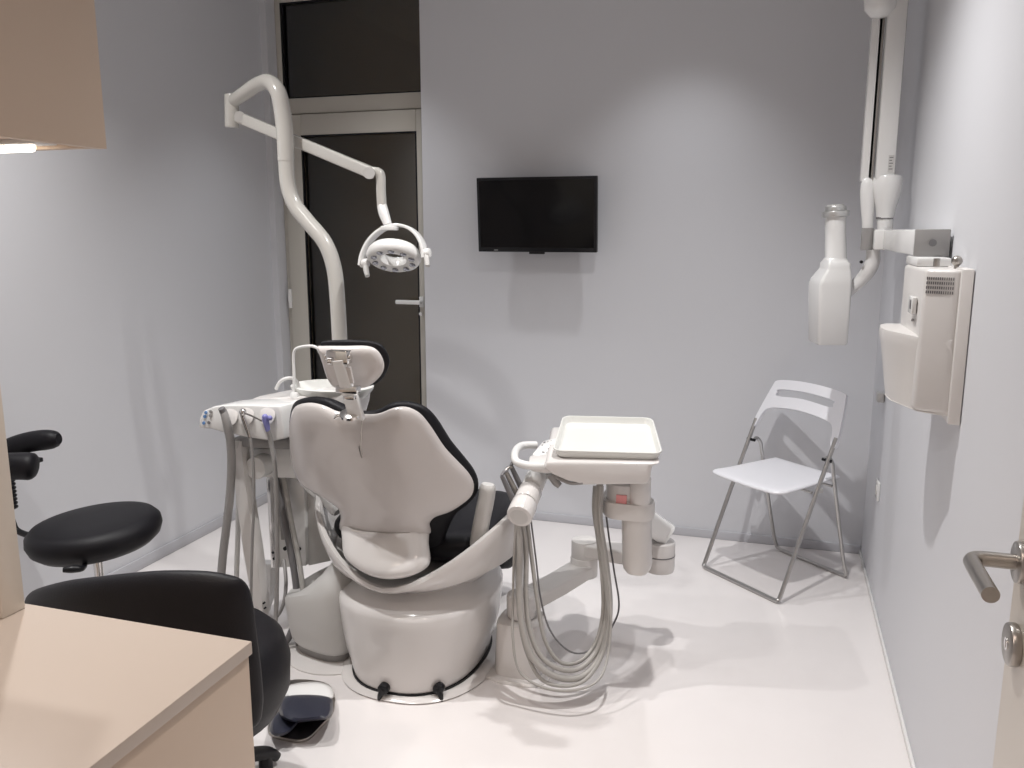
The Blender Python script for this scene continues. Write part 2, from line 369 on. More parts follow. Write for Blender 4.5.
for s in (.02, LW-.02):
    b = NB(); box(b, fc(s, -.245, .455)-V((.012, .012, .012)), fc(s, -.245, .455)+V((.012, .012, .006)), .004); obj('seat_hinge', b, GREYP, ch)

# ================================================================== ROUND OPERATOR STOOL (left)
sc = at(95, 531, 2.15); 
st = thing('operator_stool', 'black round-seated stool with curved arm support standing by the left wall', 'stool', (sc.x, sc.y, 0))
rs = .19
b = NB(); lathe(b, [(.0, -.055), (.13, -.055), (.18, -.05), (.203, -.03), (.212, -.005), (.209, .018), (.193, .036), (.165, .043), (.09, .046), (0.0, .047)], sc, (-.06, -.04, 1), 48); obj('seat', b, LEATHER, st)
b = NB(); lathe(b, [(0, -.064), (.10, -.064), (.11, -.058), (.11, -.045), (0, -.045)], sc, (.05, -.02, 1), 32); obj('seat_plate', b, BLACKP, st)
b = NB(); cyl(b, (sc.x, sc.y, .10), (sc.x, sc.y, sc.z-.06), .015); cyl(b, (sc.x, sc.y, .08), (sc.x, sc.y, .26), .026); obj('post', b, CHROME, st)
b = NB(); tube(b, [(sc.x-.02, sc.y-.02, sc.z-.07), at(84, 567, 1.98), at(74, 569, 1.94), at(63, 570, 1.92)], [.006, .008, .012, .008]); obj('lever', b, BLACKP, st)
for k in range(5):
    a = 2*PI*k/5+.4; e = V((sc.x+.26*math.cos(a), sc.y+.26*math.sin(a), .075))
    b = NB(); sweep(b, [V((sc.x, sc.y, .095)), e], rsec(.04, .025)); lg = obj('leg', b, CHROME, st)
    b = NB(); cyl(b, e+V((-.012, .012, -.048)), e+V((.012, -.012, -.048)), .026); cyl(b, e+V((0, 0, -.03)), e, .008); obj('castor', b, BLACKP, lg)
# arm support on corrugated upright
pb = at(17, 560, 2.2); pt_ = at(15, 470, 2.2)
b = NB(); tube(b, [(sc.x-.05, sc.y, sc.z-.055), (pb.x+.05, pb.y, sc.z-.07), (pb.x, pb.y, sc.z-.03), (pb.x, pb.y, sc.z+.04)], .011); obj('bracket', b, BLACKP, st)
b = NB()
pr_ = []
zz = sc.z+.02
while zz < pt_.z+.01: pr_ += [(.018, zz), (.023, zz+.004), (.023, zz+.008), (.018, zz+.012)]; zz += .014
lathe(b, [(0.001, pr_[0][1])]+pr_+[(.001, pr_[-1][1])], (pb.x, pb.y, 0), n=20); obj('bellows', b, BLACKP, st)
a1 = [at(-12, 470, 2.10), at(4, 467, 2.10), at(22, 466, 2.12), at(37, 467, 2.14)]
b = NB(); sweep(b, cat(a1, 6), rsec(.10, .10, .45), [.92]*16+[.85, .72, .45]); obj('arm_pad', b, LEATHER, st)
a2 = [at(-12, 462, 2.26), at(2, 453, 2.27), at(16, 446, 2.3), at(35, 441, 2.32), at(59, 439, 2.34)]
b = NB(); sweep(b, cat(a2, 6), rsec(.075, .075, .45), [.85+.15*min(1, i/10) for i in range(21)]+[.97, .9, .75, .5]); obj('arm_pad', b, LEATHER, st)
b = NB(); box(b, (pb.x-.03, 2.10, pt_.z-.005), (pb.x+.03, 2.33, pt_.z+.012), .004); obj('pad_bracket', b, BLACKP, st)

# ================================================================== BLACK TUB CHAIR behind the counter
kc = V((-1.41, 1.70, 0))
kc_t = thing('tub_chair', 'black leather chair with wrap-around backrest right behind the counter', 'chair', kc)
b = NB(); lathe(b, [(0, .235), (.12, .235), (.17, .25), (.21, .285), (.24, .345), (.245, .42), (.23, .475), (.2, .505), (.1, .515), (0, .515)], kc, n=56); obj('seat', b, LEATHER, kc_t)
KP = Panel((-1.38, 1.42, .55), (1, -.08, 0), (0, -.10, .99), lambda u, w: .55*u*u)
if KP.N.y < 0: KP.N = -KP.N
k_px = [(22, 604), (32, 590), (60, 581.5), (100, 576.5), (150, 572), (195, 572), (225, 576), (243, 584), (251, 604), (256, 640), (261, 680), (262, 712), (252, 730), (200, 742), (130, 735), (60, 715), (28, 670), (20, 635)]
b = NB(); pillow(b, KP, [KP.inv(*p) for p in k_px], KP.inv(140, 655), .035, .035, pw=6, k=4); obj('backrest', b, LEATHER, kc_t)
b = NB(); sweep(b, cat([kc+V((0, -.1, .22)), kc+V((.0, -.24, .24)), kc+V((0, -.31, .34)), kc+V((0, -.30, .46))], 5), rsec(.08, .02)); obj('back_support', b, BLACKP, kc_t)
b = NB(); cyl(b, kc+V((0, 0, .09)), kc+V((0, 0, .21)), .028); obj('post', b, BLACKP, kc_t)
ft = atz(275, 752, .035); a0 = math.atan2(ft.y-kc.y, ft.x-kc.x); rl = (V((ft.x, ft.y, 0))-kc).length
for k in range(5):
    a = a0+2*PI*k/5; e = kc+V((rl*math.cos(a), rl*math.sin(a), .0)); d = V((math.cos(a), math.sin(a), 0))
    b = NB(); sweep(b, cat([kc+V((0, 0, .11)), kc+d*(rl*.5)+V((0, 0, .085)), e-d*.03+V((0, 0, .05)), e+V((0, 0, .022))], 5), rsec(.055, .04, .4), [1-.02*i for i in range(16)]); lg = obj('leg', b, BLACKP, kc_t)
    b = NB(); cyl(b, e-d*.035+V((0, 0, 0)), e-d*.035+V((0, 0, .045)), .020); obj('glide', b, BLACKP, lg)

# ================================================================== FOOT CONTROL
f0 = V((-1.405, 2.17, 0))
fo = thing('foot_control', 'dark navy foot pedal with white cover on a grey plate on the floor', 'foot pedal', f0)
b = NB()
o_ = cat([atz(268, 728), atz(272, 737), atz(288, 742), atz(306, 742), atz(320, 730), atz(334, 712), atz(333, 692), atz(320, 684), atz(290, 683), atz(276, 697)], 5, True)
prism(b, [V(p) for p in o_], (0, 0, .012), .003); obj('base_plate', b, STEEL, fo)
b = NB(); rings = []
def foot(pxs, z, sh=1):
    q = [atz(x, y, z) for x, y in pxs]; c = sum(q, V())/len(q)
    return [V(p) for p in cat([c+(p-c)*sh for p in q], 5, True)]
P1 = [(280, 715), (282, 698), (300, 694), (328, 696), (333, 706), (329, 718), (312, 721), (292, 722)]
b = NB(); loft(b, [foot(P1, z, s) for z, s in ((.012, .98), (.05, 1.0), (.075, .97), (.09, .88), (.096, .7))]); obj('pedal_body', b, NAVY, fo)
P2 = [(270, 726), (278, 712), (300, 708), (302, 716), (292, 730), (282, 736), (272, 735)]
b = NB(); loft(b, [foot(P2, z, s) for z, s in ((.012, .98), (.03, 1.0), (.05, .95), (.058, .8))]); obj('pedal', b, NAVY, fo)
P3 = [(285, 697), (284, 688), (298, 683), (318, 682), (331, 687), (333, 698), (318, 699), (300, 699)]
b = NB(); loft(b, [foot(P3, z, s) for z, s in ((.012, .98), (.05, 1.0), (.07, .95), (.078, .8))]); obj('cover', b, BRIGHT, fo)
P4 = [(302, 719), (304, 712), (326, 712), (328, 718)]

# ================================================================== DENTAL CHAIR
BC = V((-1.17, 2.65, 0))
dc = thing('dental_chair', 'white dental chair with black upholstery seen from behind in the middle of the room', 'dental chair', BC)
def oval(cx, cy, rx, ry, z, n=56, p=2.4, tilt=0):
    o = []
    for k in range(n):
        a = 2*PI*k/n; c, s = math.cos(a), math.sin(a)
        o.append(V((cx+rx*math.copysign(abs(c)**(2/p), c), cy+ry*math.copysign(abs(s)**(2/p), s), z+tilt*s)))
    return o
bx, by = BC.x, BC.y
b = NB(); loft(b, [oval(bx+.0, by+.02, r, ry, z) for r, ry, z in ((.275, .345, .0), (.28, .35, .006), (.27, .34, .014), (.25, .32, .016))]); obj('floor_flange', b, WHITE, dc)
b = NB(); loft(b, [oval(bx, by, .232, .305, z) for z in (.012, .022)]); obj('rubber_gasket', b, BLACKP, dc)
b = NB(); prof = [(.225, .298, .022), (.228, .302, .03), (.232, .305, .08), (.262, .310, .105), (.272, .314, .16), (.280, .318, .25), (.284, .318, .285), (.278, .312, .302), (.255, .29, .315), (.22, .25, .330), (.19, .21, .36)]
prof = [(.222, .300, .022), (.226, .304, .03), (.232, .308, .06), (.250, .312, .11), (.264, .315, .17), (.274, .318, .25), (.277, .318, .285), (.272, .312, .300), (.25, .29, .314), (.22, .25, .330), (.19, .21, .37)]
loft(b, [oval(bx, by, r, ry, z, tilt=(0 if z < .2 else 0)) for r, ry, z in prof]); ba = obj('base', b, WHITE, dc)
for (px, py, dx) in ((385, 687, -1), (440, 687, 1)):
    yy = 2.2
    while yy < 2.7:
        q = at(px, py, yy)
        if abs((q.x-bx)/.235)**2.4+abs((q.y-by)/.31)**2.4 < 1: break
        yy += .002
    b = NB(); cyl(b, (q.x, yy+.004, q.z), (q.x, yy-.022, q.z), .019, bev=.003); tube(b, [(q.x, yy-.014, q.z), (q.x+dx*.010, yy-.018, q.z-.022), (q.x+dx*.014, yy-.02, q.z-.038)], [.012, .009, .005]); obj('foot_lever', b, BLACKP, ba)
q = at(454, 686, by-.24)
b = NB(); s = (q.x-bx)/.24; yy = by-.308*(1-abs(min(.95, s))**2.4)**(1/2.4)
# cradle (seat support shell)
CCX = bx-.01
def cradle_ring(a):
    s = abs(math.sin(a)) if abs(a) < PI/2 else 1
    rx, ry = .385, .345
    fwd = max(0, (abs(a)-PI/2))
    lo = .345+.06*s**2; hi = .395+.235*s**1.6+.05*fwd
    dirv = V((math.sin(a), -math.cos(a), 0)); ctr = V((CCX, by+.04, 0))
    def R_(f): return ctr+V((dirv.x*rx*f, dirv.y*ry*f, 0))
    secs = [(.55, lo+.0), (.82, lo+.005), (.93, lo+.03), (1.0, lo+(hi-lo)*.6), (1.03, hi-.012), (1.02, hi), (.98, hi), (.955, hi-.012), (.92, lo+(hi-lo)*.5), (.84, lo+.045), (.55, lo+.035)]
    return [R_(f)+V((0, 0, z)) for f, z in secs]
b = NB(); rr_ = [cradle_ring(math.radians(a)) for a in range(-112, 113, 7)]
loft(b, rr_); loft(b, [oval(CCX, by+.04, r, r, z, p=2) for r, z in ((.19, .335), (.24, .34), (.25, .375), (.2, .39))]); obj('seat_shell', b, WHITE, dc)
# seat cushion
sp = Panel((CCX, by+.24, .475), (1, 0, 0), (0, 1, 0), lambda u, w: -.35*u*u)
sp.N = V((0, 0, 1)); sp.bend = lambda u, w: .45*u*u
b = NB(); pillow(b, sp, [(-.24, -.385), (0, -.40), (.22, -.385), (.29, -.29), (.30, -.1), (.26, .08), (.20, .18), (0, .22), (-.20, .18), (-.26, .08), (-.30, -.1), (-.30, -.29)], (0, 0), .075, .055, pw=6); obj('seat_cushion', b, LEATHER, dc)
lp_ = Panel((CCX, by+.50, .30), (1, 0, 0), (0, .55, -.85)); 
b = NB(); pillow(b, lp_, [(-.18, -.2), (.18, -.2), (.19, 0), (.16, .2), (-.16, .2), (-.19, 0)], (0, 0), .05, .05, pw=6); obj('leg_rest', b, LEATHER, dc)
# backrest
BP = Panel((-1.225, 2.475, .45), (1, 0, 0), (0, -.30, .954), lambda u, w: .8*u*u)
if BP.N.y < 0: BP.N = -BP.N
B_px = [(352, 411), (378, 412), (395, 406), (408, 405), (421, 411), (432, 424), (446, 445), (459, 459), (470, 471), (475, 482), (473, 493), (465, 501), (452, 509), (438, 514), (431, 521), (429, 533), (390, 536), (345, 530), (343, 512), (338, 503), (320, 491), (300, 477), (293.5, 458), (291.5, 435), (292, 418), (297, 405), (310, 401), (324, 403), (338, 409)]
Bo = [BP.inv(*p) for p in B_px]
b = NB(); pillow(b, BP, Bo, BP.inv(382, 470), .030, .012, n0=-.012, pw=7, k=4); bs = obj('backrest_shell', b, SHELL, dc)
cu = [(352, 411), (375, 411), (390, 404), (405, 402), (423, 407), (436, 419), (450, 441), (463, 457), (473, 470), (478, 482), (477, 493), (468, 504), (455, 515), (446, 535), (440, 552), (400, 562), (356, 550), (346, 520), (334, 499), (316, 488), (299, 476), (292, 458), (289, 435), (290, 416), (295, 402), (310, 397.5), (326, 399), (340, 405)]
BP2 = Panel(BP.O+BP.N*.028, BP.U, BP.W, BP.bend); BP2.N = BP.N
b = NB(); pillow(b, BP, [BP2.inv(*p) for p in cu], BP.inv(382, 470), .025, .045, n0=.028, pw=7, k=4); obj('backrest_cushion', b, LEATHER, dc)
L_px = [(345, 527), (360, 532), (390, 535), (418, 533), (430, 527), (430.5, 545), (432, 563), (424, 572), (410, 578), (392, 580.5), (375, 578), (359, 570), (347, 558), (345, 543)]
LP = Panel((-1.225, 2.375, .45), BP.U, (0, .60, .80), lambda u, w: .8*u*u-.012); 
if LP.N.y < 0: LP.N = -LP.N
b = NB(); pillow(b, LP, [LP.inv(*p) for p in L_px], LP.inv(388, 556), .028, .02, n0=-.018, pw=9, k=4); obj('backrest_lower_cover', b, WHITE, dc)
# headrest
HP = Panel((-1.245, 2.235, 1.12), (1, .0, 0), (0, -.22, .975), lambda u, w: .5*u*u)
if HP.N.y < 0: HP.N = -HP.N
H_px = [(320, 347), (323, 345), (345, 345), (368, 345), (379, 350), (385, 361), (384, 371), (377, 380), (367, 386), (350, 386.5), (337, 386), (330, 378), (325, 364)]
b = NB(); pillow(b, HP, [HP.inv(*p) for p in H_px], HP.inv(352, 365), .022, .01, n0=-.008, pw=6, k=4); hr = obj('headrest_shell', b, SHELL, dc)
b = NB(); pillow(b, HP, [(u*1.0+.0, w*1.0+.0) for u, w in [HP.inv(*p) for p in [(320, 346), (323, 342), (345, 341), (368, 342), (381, 347), (388, 360), (386, 372), (379, 382), (367, 387), (350, 386.5), (337, 386), (330, 378), (325, 364)]]], HP.inv(352, 365), .010, .028, n0=.006, pw=6, k=4); obj('headrest_cushion', b, LEATHER, dc)
# headrest bracket
Yh = 2.14
b = NB()
box(b, at(328, 363, Yh)-V((0, .012, 0)), at(349, 351, Yh)+V((0, .02, 0)), .004)
cyl(b, at(326, 357, Yh), at(351, 357, Yh), .009, n=14); cyl(b, at(329, 361, Yh-.01), at(333, 361, Yh-.01), .012, n=14)
obj('headrest_joint', b, CHROME, dc)
def bar(bm, a, b_, w0, w1, th):
    a, b_ = V(a), V(b_); sec0 = rsec(w0, th, .25); x, y, z = frame(b_-a, V((0, -1, 0)))
    # width along world x-ish
    wx = V((1, 0, 0)); wx = (wx-z*wx.dot(z)).normalized(); ty = z.cross(wx)
    r0 = [a+wx*p+ty*q for p, q in rsec(w0, th, .25)]; r1 = [b_+wx*p+ty*q for p, q in rsec(w1, th, .25)]
    return loft(bm, [r0, r1])
b = NB(); bar(b, at(338, 360, Yh-.008), at(349, 394, 2.165), .036, .042, .018); bar(b, at(350, 394, 2.18), at(357, 418, 2.225), .046, .050, .018); obj('headrest_bar', b, BRIGHT, dc)
b = NB(); box(b, at(338, 392, 2.165)-V((0, .016, 0)), at(359, 386, 2.165)+V((0, .014, 0)), .003); box(b, at(344, 399, 2.17)-V((0, .008, 0)), at(355, 395.5, 2.17)+V((0, .010, 0)), .002); obj('bar_clamp', b, CHROME, dc)
b = NB(); bar(b, at(348, 367, 2.14), at(351, 383, 2.15), .018, .020, .008); obj('headrest_release', b, SHELL, dc)
b = NB(); lathe(b, [(0, -.004), (.030, -.004), (.036, 0), (.034, .008), (.02, .012), (0, .012)], at(351, 415, 2.22), (0, -.5, 1), 28, sy=.8)
tube(b, [at(347, 414, 2.225), at(338, 416, 2.215), at(334, 419, 2.21)], [.007, .006, .004]); obj('headrest_lever', b, CHROME, dc)
b = NB(); tube(b, [at(362, 413, 2.225), at(361.5, 428, 2.235), at(360.5, 446, 2.25), at(362, 454, 2.26)], .0016, n=6); tube(b, [at(359.5, 446, 2.25), at(361, 454, 2.255), at(362, 458, 2.258)], [.004, .0035, .002], n=8); obj('pull_cord', b, STEEL, dc)
# armrests
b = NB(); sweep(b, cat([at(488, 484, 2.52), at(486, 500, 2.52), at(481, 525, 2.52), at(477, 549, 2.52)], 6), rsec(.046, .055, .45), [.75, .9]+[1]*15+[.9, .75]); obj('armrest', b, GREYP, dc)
b = NB(); sweep(b, cat([at(302, 476, 2.66), at(312, 487, 2.62), at(326, 498, 2.58), at(338, 512, 2.56)], 6), rsec(.045, .05, .45), [.75, .9]+[1]*15+[.9, .75]); obj('armrest', b, BRIGHT, dc)

# ================================================================== CUSPIDOR UNIT (left of the chair)
cu_ = thing('cuspidor_unit', 'white spittoon unit with suction hoses standing left of the dental chair', 'dental unit', (-1.62, 2.66, 0))
def pxloop(pts, Y): return [at(x, y, Y) for x, y in pts]
# pod at the floor
b = NB(); o_ = [(-1.60, 2.47), (-1.40, 2.47), (-1.38, 2.80), (-1.58, 2.84), (-1.68, 2.74), (-1.68, 2.55)]
oo = cat(o_, 5, True); cx_, cy_ = -1.53, 2.65
def podring(s, z, sl=0): return [V((cx_+(x-cx_)*s, cy_+(y-cy_)*s, z+sl*(x-cx_))) for x, y in oo]
loft(b, [podring(.80, .035), podring(.9, .06), podring(.96, .12), podring(1, .2), podring(1, .25, .25), podring(.97, .275, .35), podring(.8, .30, .5), podring(.5, .31, .6)]); obj('pedestal', b, GREYP, cu_)
b = NB(); loft(b, [podring(.78, .008), podring(.80, .036)]); obj('plinth', b, MIDG, cu_)
b = NB(); loft(b, [oval(-1.50, 2.62, r, r*1.05, z, p=2) for r, z in ((.205, 0), (.205, .005), (.195, .009))]); obj('floor_plate', b, WHITE, cu_)
# hanging column
Yc = 2.72
b = NB(); prism(b, pxloop([(272, 478), (304, 478), (306, 566), (276, 568)], Yc), (0, .10, 0), .004); co = obj('column', b, BRIGHT, cu_)
b = NB(); prism(b, pxloop([(306, 482), (327, 490), (335, 560), (308, 566)], Yc+.02), (0, .10, 0), .004); obj('side_cover', b, GREYP, cu_)
b = NB(); prism(b, pxloop([(266, 478), (274, 478), (279, 568), (271, 568)], Yc-.012), (0, .08, 0), .002); obj('metal_strip', b, CHROME, cu_)
b = NB(); prism(b, pxloop([(276, 479), (286, 479), (289, 540), (281, 540)], Yc-.006), (0, .02, 0), .002); obj('cover_strip', b, MIDG, cu_)
for px, py in ((286, 548), (299, 549), (274, 552), (275, 558)):
    q = at(px, py, Yc-.004); b = NB(); cyl(b, q+V((0, -.010, 0)), q+V((0, .012, 0)), .0075 if px > 280 else .005, n=14); obj('screw', b, BLACKP, cu_)
b = NB(); box(b, (-1.80, 2.80, .36), (-1.40, 2.88, .44), .01); box(b, (-1.50, 2.72, .25), (-1.40, 2.86, .44), .01); obj('support_bracket', b, GREYP, cu_)
# knob block
b = NB(); prism(b, pxloop([(242, 450), (300, 446), (300, 479), (240, 477)], 2.66), (0, .16, 0), .008); kb = obj('mounting_block', b, BRIGHT, cu_)
q = at(258, 467, 2.61); b = NB(); cyl(b, q+V((0, .05, 0)), q+V((0, -.02, 0)), .043, n=36, bev=.005); obj('pivot_cap', b, BRIGHT, cu_)
b = NB(); prism(b, pxloop([(246, 437), (290, 434), (290, 448), (248, 450)], 2.68), (0, .1, 0), .006); obj('pivot_neck', b, MIDG, cu_)
# top body + bowl
b = NB(); 
body = [[(246, 410), (262, 403), (292, 393), (330, 388), (352, 388), (352, 402), (330, 410), (300, 416), (262, 418)],]
bc = V((-1.66, 2.76, 0))
zb = at(300, 400, 2.7).z
rings = []
for z, s in ((zb-.12, .80), (zb-.11, .9), (zb-.06, .97), (zb-.02, 1.0), (zb-.005, .98), (zb+.0, .92)):
    rings.append([V((bc.x+x*s, bc.y+y*s, z+max(0, x+.2)*.12)) for x, y in cat([(-.22, -.03), (-.20, -.09), (-.10, -.11), (.05, -.11), (.2, -.09), (.22, .0), (.18, .11), (0, .13), (-.16, .09)], 5, True)])
loft(b, rings); obj('unit_body', b, WARMW, cu_)
bw = V((-1.575, 2.76, zb+.012))
b = NB(); lathe(b, [(.005, -.015), (.05, -.01), (.10, .012), (.125, .035), (.135, .042), (.142, .038), (.14, .028), (.12, .0), (.07, -.04), (.005, -.045)], bw, n=48, sx=1.15, sy=.85); obj('cuspidor_bowl', b, CERAM, cu_)
# spouts
Ys = 2.66
b = NB(); tube(b, [at(294, 394, Ys), at(294, 375, Ys), at(293.5, 358, Ys), at(295, 350, Ys), at(301, 347, Ys), at(311, 346, Ys), at(317, 348, Ys), at(320, 353, Ys+.01)], .0055, n=10); obj('cup_filler', b, BRIGHT, cu_)
b = NB(); tube(b, [at(299, 394, Ys+.02), at(298, 384, Ys+.02), at(293, 378.5, Ys+.01), at(286, 378.5, Ys), at(280, 382, Ys), at(276, 389, Ys)], .0065, n=10); obj('bowl_rinse_spout', b, BRIGHT, cu_)
b = NB(); q = at(296, 395, Ys+.01); lathe(b, [(0, -.01), (.022, -.01), (.024, 0), (.018, .012), (.006, .014), (0, .014)], q, n=20); obj('spout_base', b, BRIGHT, cu_)
# assistant panel
Yp = 2.52
pf = [(198.5, 428), (199, 419), (203, 411), (213, 406.5), (228, 405), (252, 405), (268, 406), (279, 406), (281, 412), (284, 430), (284, 439), (272, 441), (250, 438), (225, 433), (211, 429)]
b = NB()
prism(b, pxloop(pf, Yp), (.03, .13, .0), .006, 3); ap = obj('instrument_holder', b, BRIGHT, cu_)
for px, py in ((231, 415), (247, 414), (268, 414)):
    q = at(px, py+1, Yp); b = NB(); lathe(b, [(.002, 0), (.018, 0), (.028, -.004), (.032, .001), (.022, .006), (.002, .006)], q+V((0, -.004, 0)), (0, -1, .35), 24, sy=1.15); obj('holder_socket', b, WHITE, ap)
for i, (px, py) in enumerate(((206, 412.5), (211, 411.5), (205, 416.5), (210.5, 415.5), (204, 423), (209, 422.5))):
    q = at(px, py, Yp-.001); b = NB(); cyl(b, q+V((0, .006, 0)), q+V((0, -.0035, 0)), .0058, n=14); obj('button', b, [BLUE, MIDG, BLUE, MIDG, BLUE, DHOSE][i], ap)
b = NB(); prism(b, pxloop([(232, 438), (290, 440), (292, 450), (236, 447)], Yp+.06), (0, .14, 0), .006); obj('holder_arm', b, MIDG, cu_)
def hose(name, pts, r, m, parent, n=10, k=7):
    b = NB(); tube(b, [at(*p) for p in pts], r, n=n, k=k); return obj(name, b, m, parent)
# instruments
b = NB(); tube(b, [at(223, 410, 2.49), at(226, 420, 2.49), at(230, 438, 2.50)], [.013, .015, .016]); obj('suction_handpiece', b, MIDG, cu_)
q = at(223, 409.5, 2.488); b = NB(); cyl(b, q+V((0, 0, -.008)), q+V((-.002, -.006, .006)), .013, .012); obj('suction_tip', b, DHOSE, cu_)
hose('suction_hose', [(230, 437, 2.50), (231.5, 460, 2.51), (230, 495, 2.52), (226, 530, 2.52), (222.5, 560, 2.52), (221, 590, 2.52), (224, 640, 2.55), (240, 668, 2.6), (275, 665, 2.66)], .0155, MIDG, cu_)
b = NB(); tube(b, [at(241, 411, 2.485), at(246, 425, 2.495), at(250, 438, 2.5)], [.008, .009, .006]); ball(b, at(243, 412, 2.485), .013); tube(b, [at(244, 413, 2.48), at(252, 416, 2.48), at(262, 421, 2.48)], .003, n=8); obj('air_syringe', b, CHROME, cu_)
hose('syringe_hose', [(250, 437, 2.50), (253, 460, 2.50), (254, 500, 2.5), (252, 550, 2.5), (251, 600, 2.5), (252, 640, 2.52), (262, 662, 2.58), (285, 660, 2.66)], .0055, MIDG, cu_)
b = NB(); tube(b, [at(265, 418, 2.485), at(267, 426, 2.488), at(268, 431, 2.49)], [.012, .010, .008]); ball(b, at(270, 418, 2.485), .009); ball(b, at(265, 417, 2.485), .011); obj('saliva_ejector', b, LILAC, cu_)
hose('ejector_hose', [(268, 430, 2.49), (271, 442, 2.50), (274.5, 465, 2.50), (276.5, 500, 2.5), (277, 550, 2.5), (276.5, 600, 2.5), (275, 640, 2.5), (279, 668, 2.56), (300, 660, 2.62)], .0085, MIDG, cu_)
hose('drain_hose', [(276, 478, 2.68), (282, 510, 2.66), (290, 548, 2.62), (296, 585, 2.60), (296, 615, 2.58), (290, 635, 2.56), (283, 648, 2.55), (285, 668, 2.58)], .013, DHOSE, cu_)
hose('supply_hose', [(284, 478, 2.69), (291, 520, 2.66), (299, 560, 2.62), (303, 595, 2.58), (302, 625, 2.57), (298, 645, 2.57), (300, 660, 2.6)], .010, HOSE, cu_)
hose('looped_hose', [(284, 560, 2.66), (286, 585, 2.6), (282, 608, 2.56), (270, 623, 2.55), (256, 629, 2.55), (248, 630, 2.56), (240, 620, 2.62)], .007, MIDG, cu_)
hose('grey_hose', [(238, 440, 2.58), (238.5, 480, 2.6), (238, 530, 2.6), (236.5, 580, 2.6), (237, 620, 2.62), (250, 652, 2.62), (280, 668, 2.66)], .010, GREYP, cu_)
b = NB()
def strip(bm, prs, th):
    rings = []
    for (xl, xr, y, Y) in prs:
        l, r = at(xl, y, Y), at(xr, y, Y); d = (r-l).normalized()*.006; t = V((0, th/2, 0))
        rings.append([l-t+d, r-t-d, r-t*.5, r+t*.5, r+t-d, l+t+d, l+t*.5, l-t*.5])
    return loft(bm, rings)
strip(b, [(234, 246, 440, 2.6), (236, 249, 470, 2.6), (240, 254, 505, 2.6), (246, 261, 550, 2.6), (253, 266, 590, 2.6), (257, 268, 610, 2.6), (259, 266, 618, 2.6)], .05); fa = obj('folding_arm', b, WARMW, cu_)
for px, py in ((264, 603), (265, 608)):
    q = at(px, py, 2.575); b = NB(); cyl(b, q+V((0, .005, 0)), q+V((0, -.005, 0)), .004, n=10); obj('screw', b, BLACKP, fa)
b = NB(); strip(b, [(258, 276, 562, 2.76), (259, 275, 585, 2.76), (262, 272, 600, 2.76), (266, 268, 612, 2.76)], .05); obj('hose_guide', b, BRIGHT, cu_)

# ================================================================== OPERATING LIGHT
ol = thing('operating_light', 'white dental lamp with ring head on a bent pole above the dental chair', 'dental lamp', at(342, 395, 2.82))
b = NB()
pp = [(343, 398, 2.82, .029), (340, 345, 2.82, .029), (337.5, 300, 2.82, .029), (334, 268, 2.82, .029), (325, 243, 2.82, .029), (308, 222, 2.82, .029), (295, 205, 2.82, .029), (288, 185, 2.82, .029), (286, 160, 2.82, .029)]
tube(b, [at(*p[:3]) for p in pp], [p[3] for p in pp], n=20); obj('pole', b, PAINT, ol)
b = NB(); pp = [(286, 161, 2.82, .0305), (285, 135, 2.82, .031), (282.5, 112, 2.82, .031), (278, 92, 2.82, .030), (269, 82, 2.84, .028), (258, 84.5, 2.87, .027), (245, 93, 2.90, .026), (233, 101.5, 2.94, .025)]
tube(b, [at(*p[:3]) for p in pp], [p[3] for p in pp], n=20); obj('swan_neck', b, PAINT, ol)
b = NB(); cyl(b, at(231.5, 94, 2.94), at(232, 128, 2.94), .027, bev=.007); obj('joint', b, PAINT, ol)
b = NB(); a, e = at(238, 117, 2.94), at(372, 173, 2.82); sweep(b, [a, a.lerp(e, .5), e], rsec(.034, .042, .22), None); ar = obj('spring_arm', b, PAINT, ol)
b = NB(); cyl(b, at(240, 117, 2.91), at(240, 117, 2.965), .021, n=20); obj('arm_cap', b, GREYP, ar)
b = NB(); cyl(b, at(369, 173, 2.785), at(369, 173, 2.85), .021, n=20); obj('arm_cap', b, GREYP, ar)
b = NB(); sweep(b, cat([at(370, 172, 2.82), at(377, 171.5, 2.82), at(380.5, 176, 2.82), at(381, 190, 2.82), at(382, 208, 2.82)], 5), rsec(.032, .03, .3)); obj('drop_tube', b, PAINT, ol)
b = NB(); tube(b, [at(382, 206, 2.82), at(384, 214, 2.81), at(388, 225, 2.80)], [.018, .019, .015]); obj('swivel', b, BRIGHT, ol)
yk = []
Yl = 2.78; lc = at(392.5, 262, Yl)
LR = (at(426, 262, Yl)-at(362, 262, Yl)).length/2
rollv = V((1, 0, .12)).normalized()
for k in range(25):
    a = PI*k/24; yk.append(lc+rollv*(-LR*math.cos(a))+V((0, .02*math.sin(a), LR*1.02*math.sin(a))))
b = NB(); sweep(b, yk, rsec(.011, .042, .35), up=V((0, 1, 0))); obj('yoke', b, BRIGHT, ol)
b = NB(); q = at(390, 227, Yl); box(b, q-V((.028, .022, .012)), q+V((.028, .018, .004)), .004); obj('yoke_mount', b, BRIGHT, ol)
nrm = V((.08, -.52, -.85)).normalized(); hc = at(393.5, 259, Yl)
hu = rollv; 
b = NB()
def headprof(bm, prof, n=56, closed=True):
    x = (hu-nrm*hu.dot(nrm)).normalized(); y = nrm.cross(x)
    rings = [[hc+nrm*h+(x*math.cos(2*PI*k/n)+y*math.sin(2*PI*k/n)*.92)*r for k in range(n)] for r, h in prof]
    return loft(bm, rings, cap=False, closed=True), x, y
_, hx_, hy_ = headprof(b, [(.047, .004), (.086, .010), (.095, .005), (.100, -.006), (.098, -.022), (.088, -.036), (.07, -.040), (.054, -.036), (.047, -.026), (.045, -.012)])
he = obj('lamp_head', b, BRIGHT, ol)
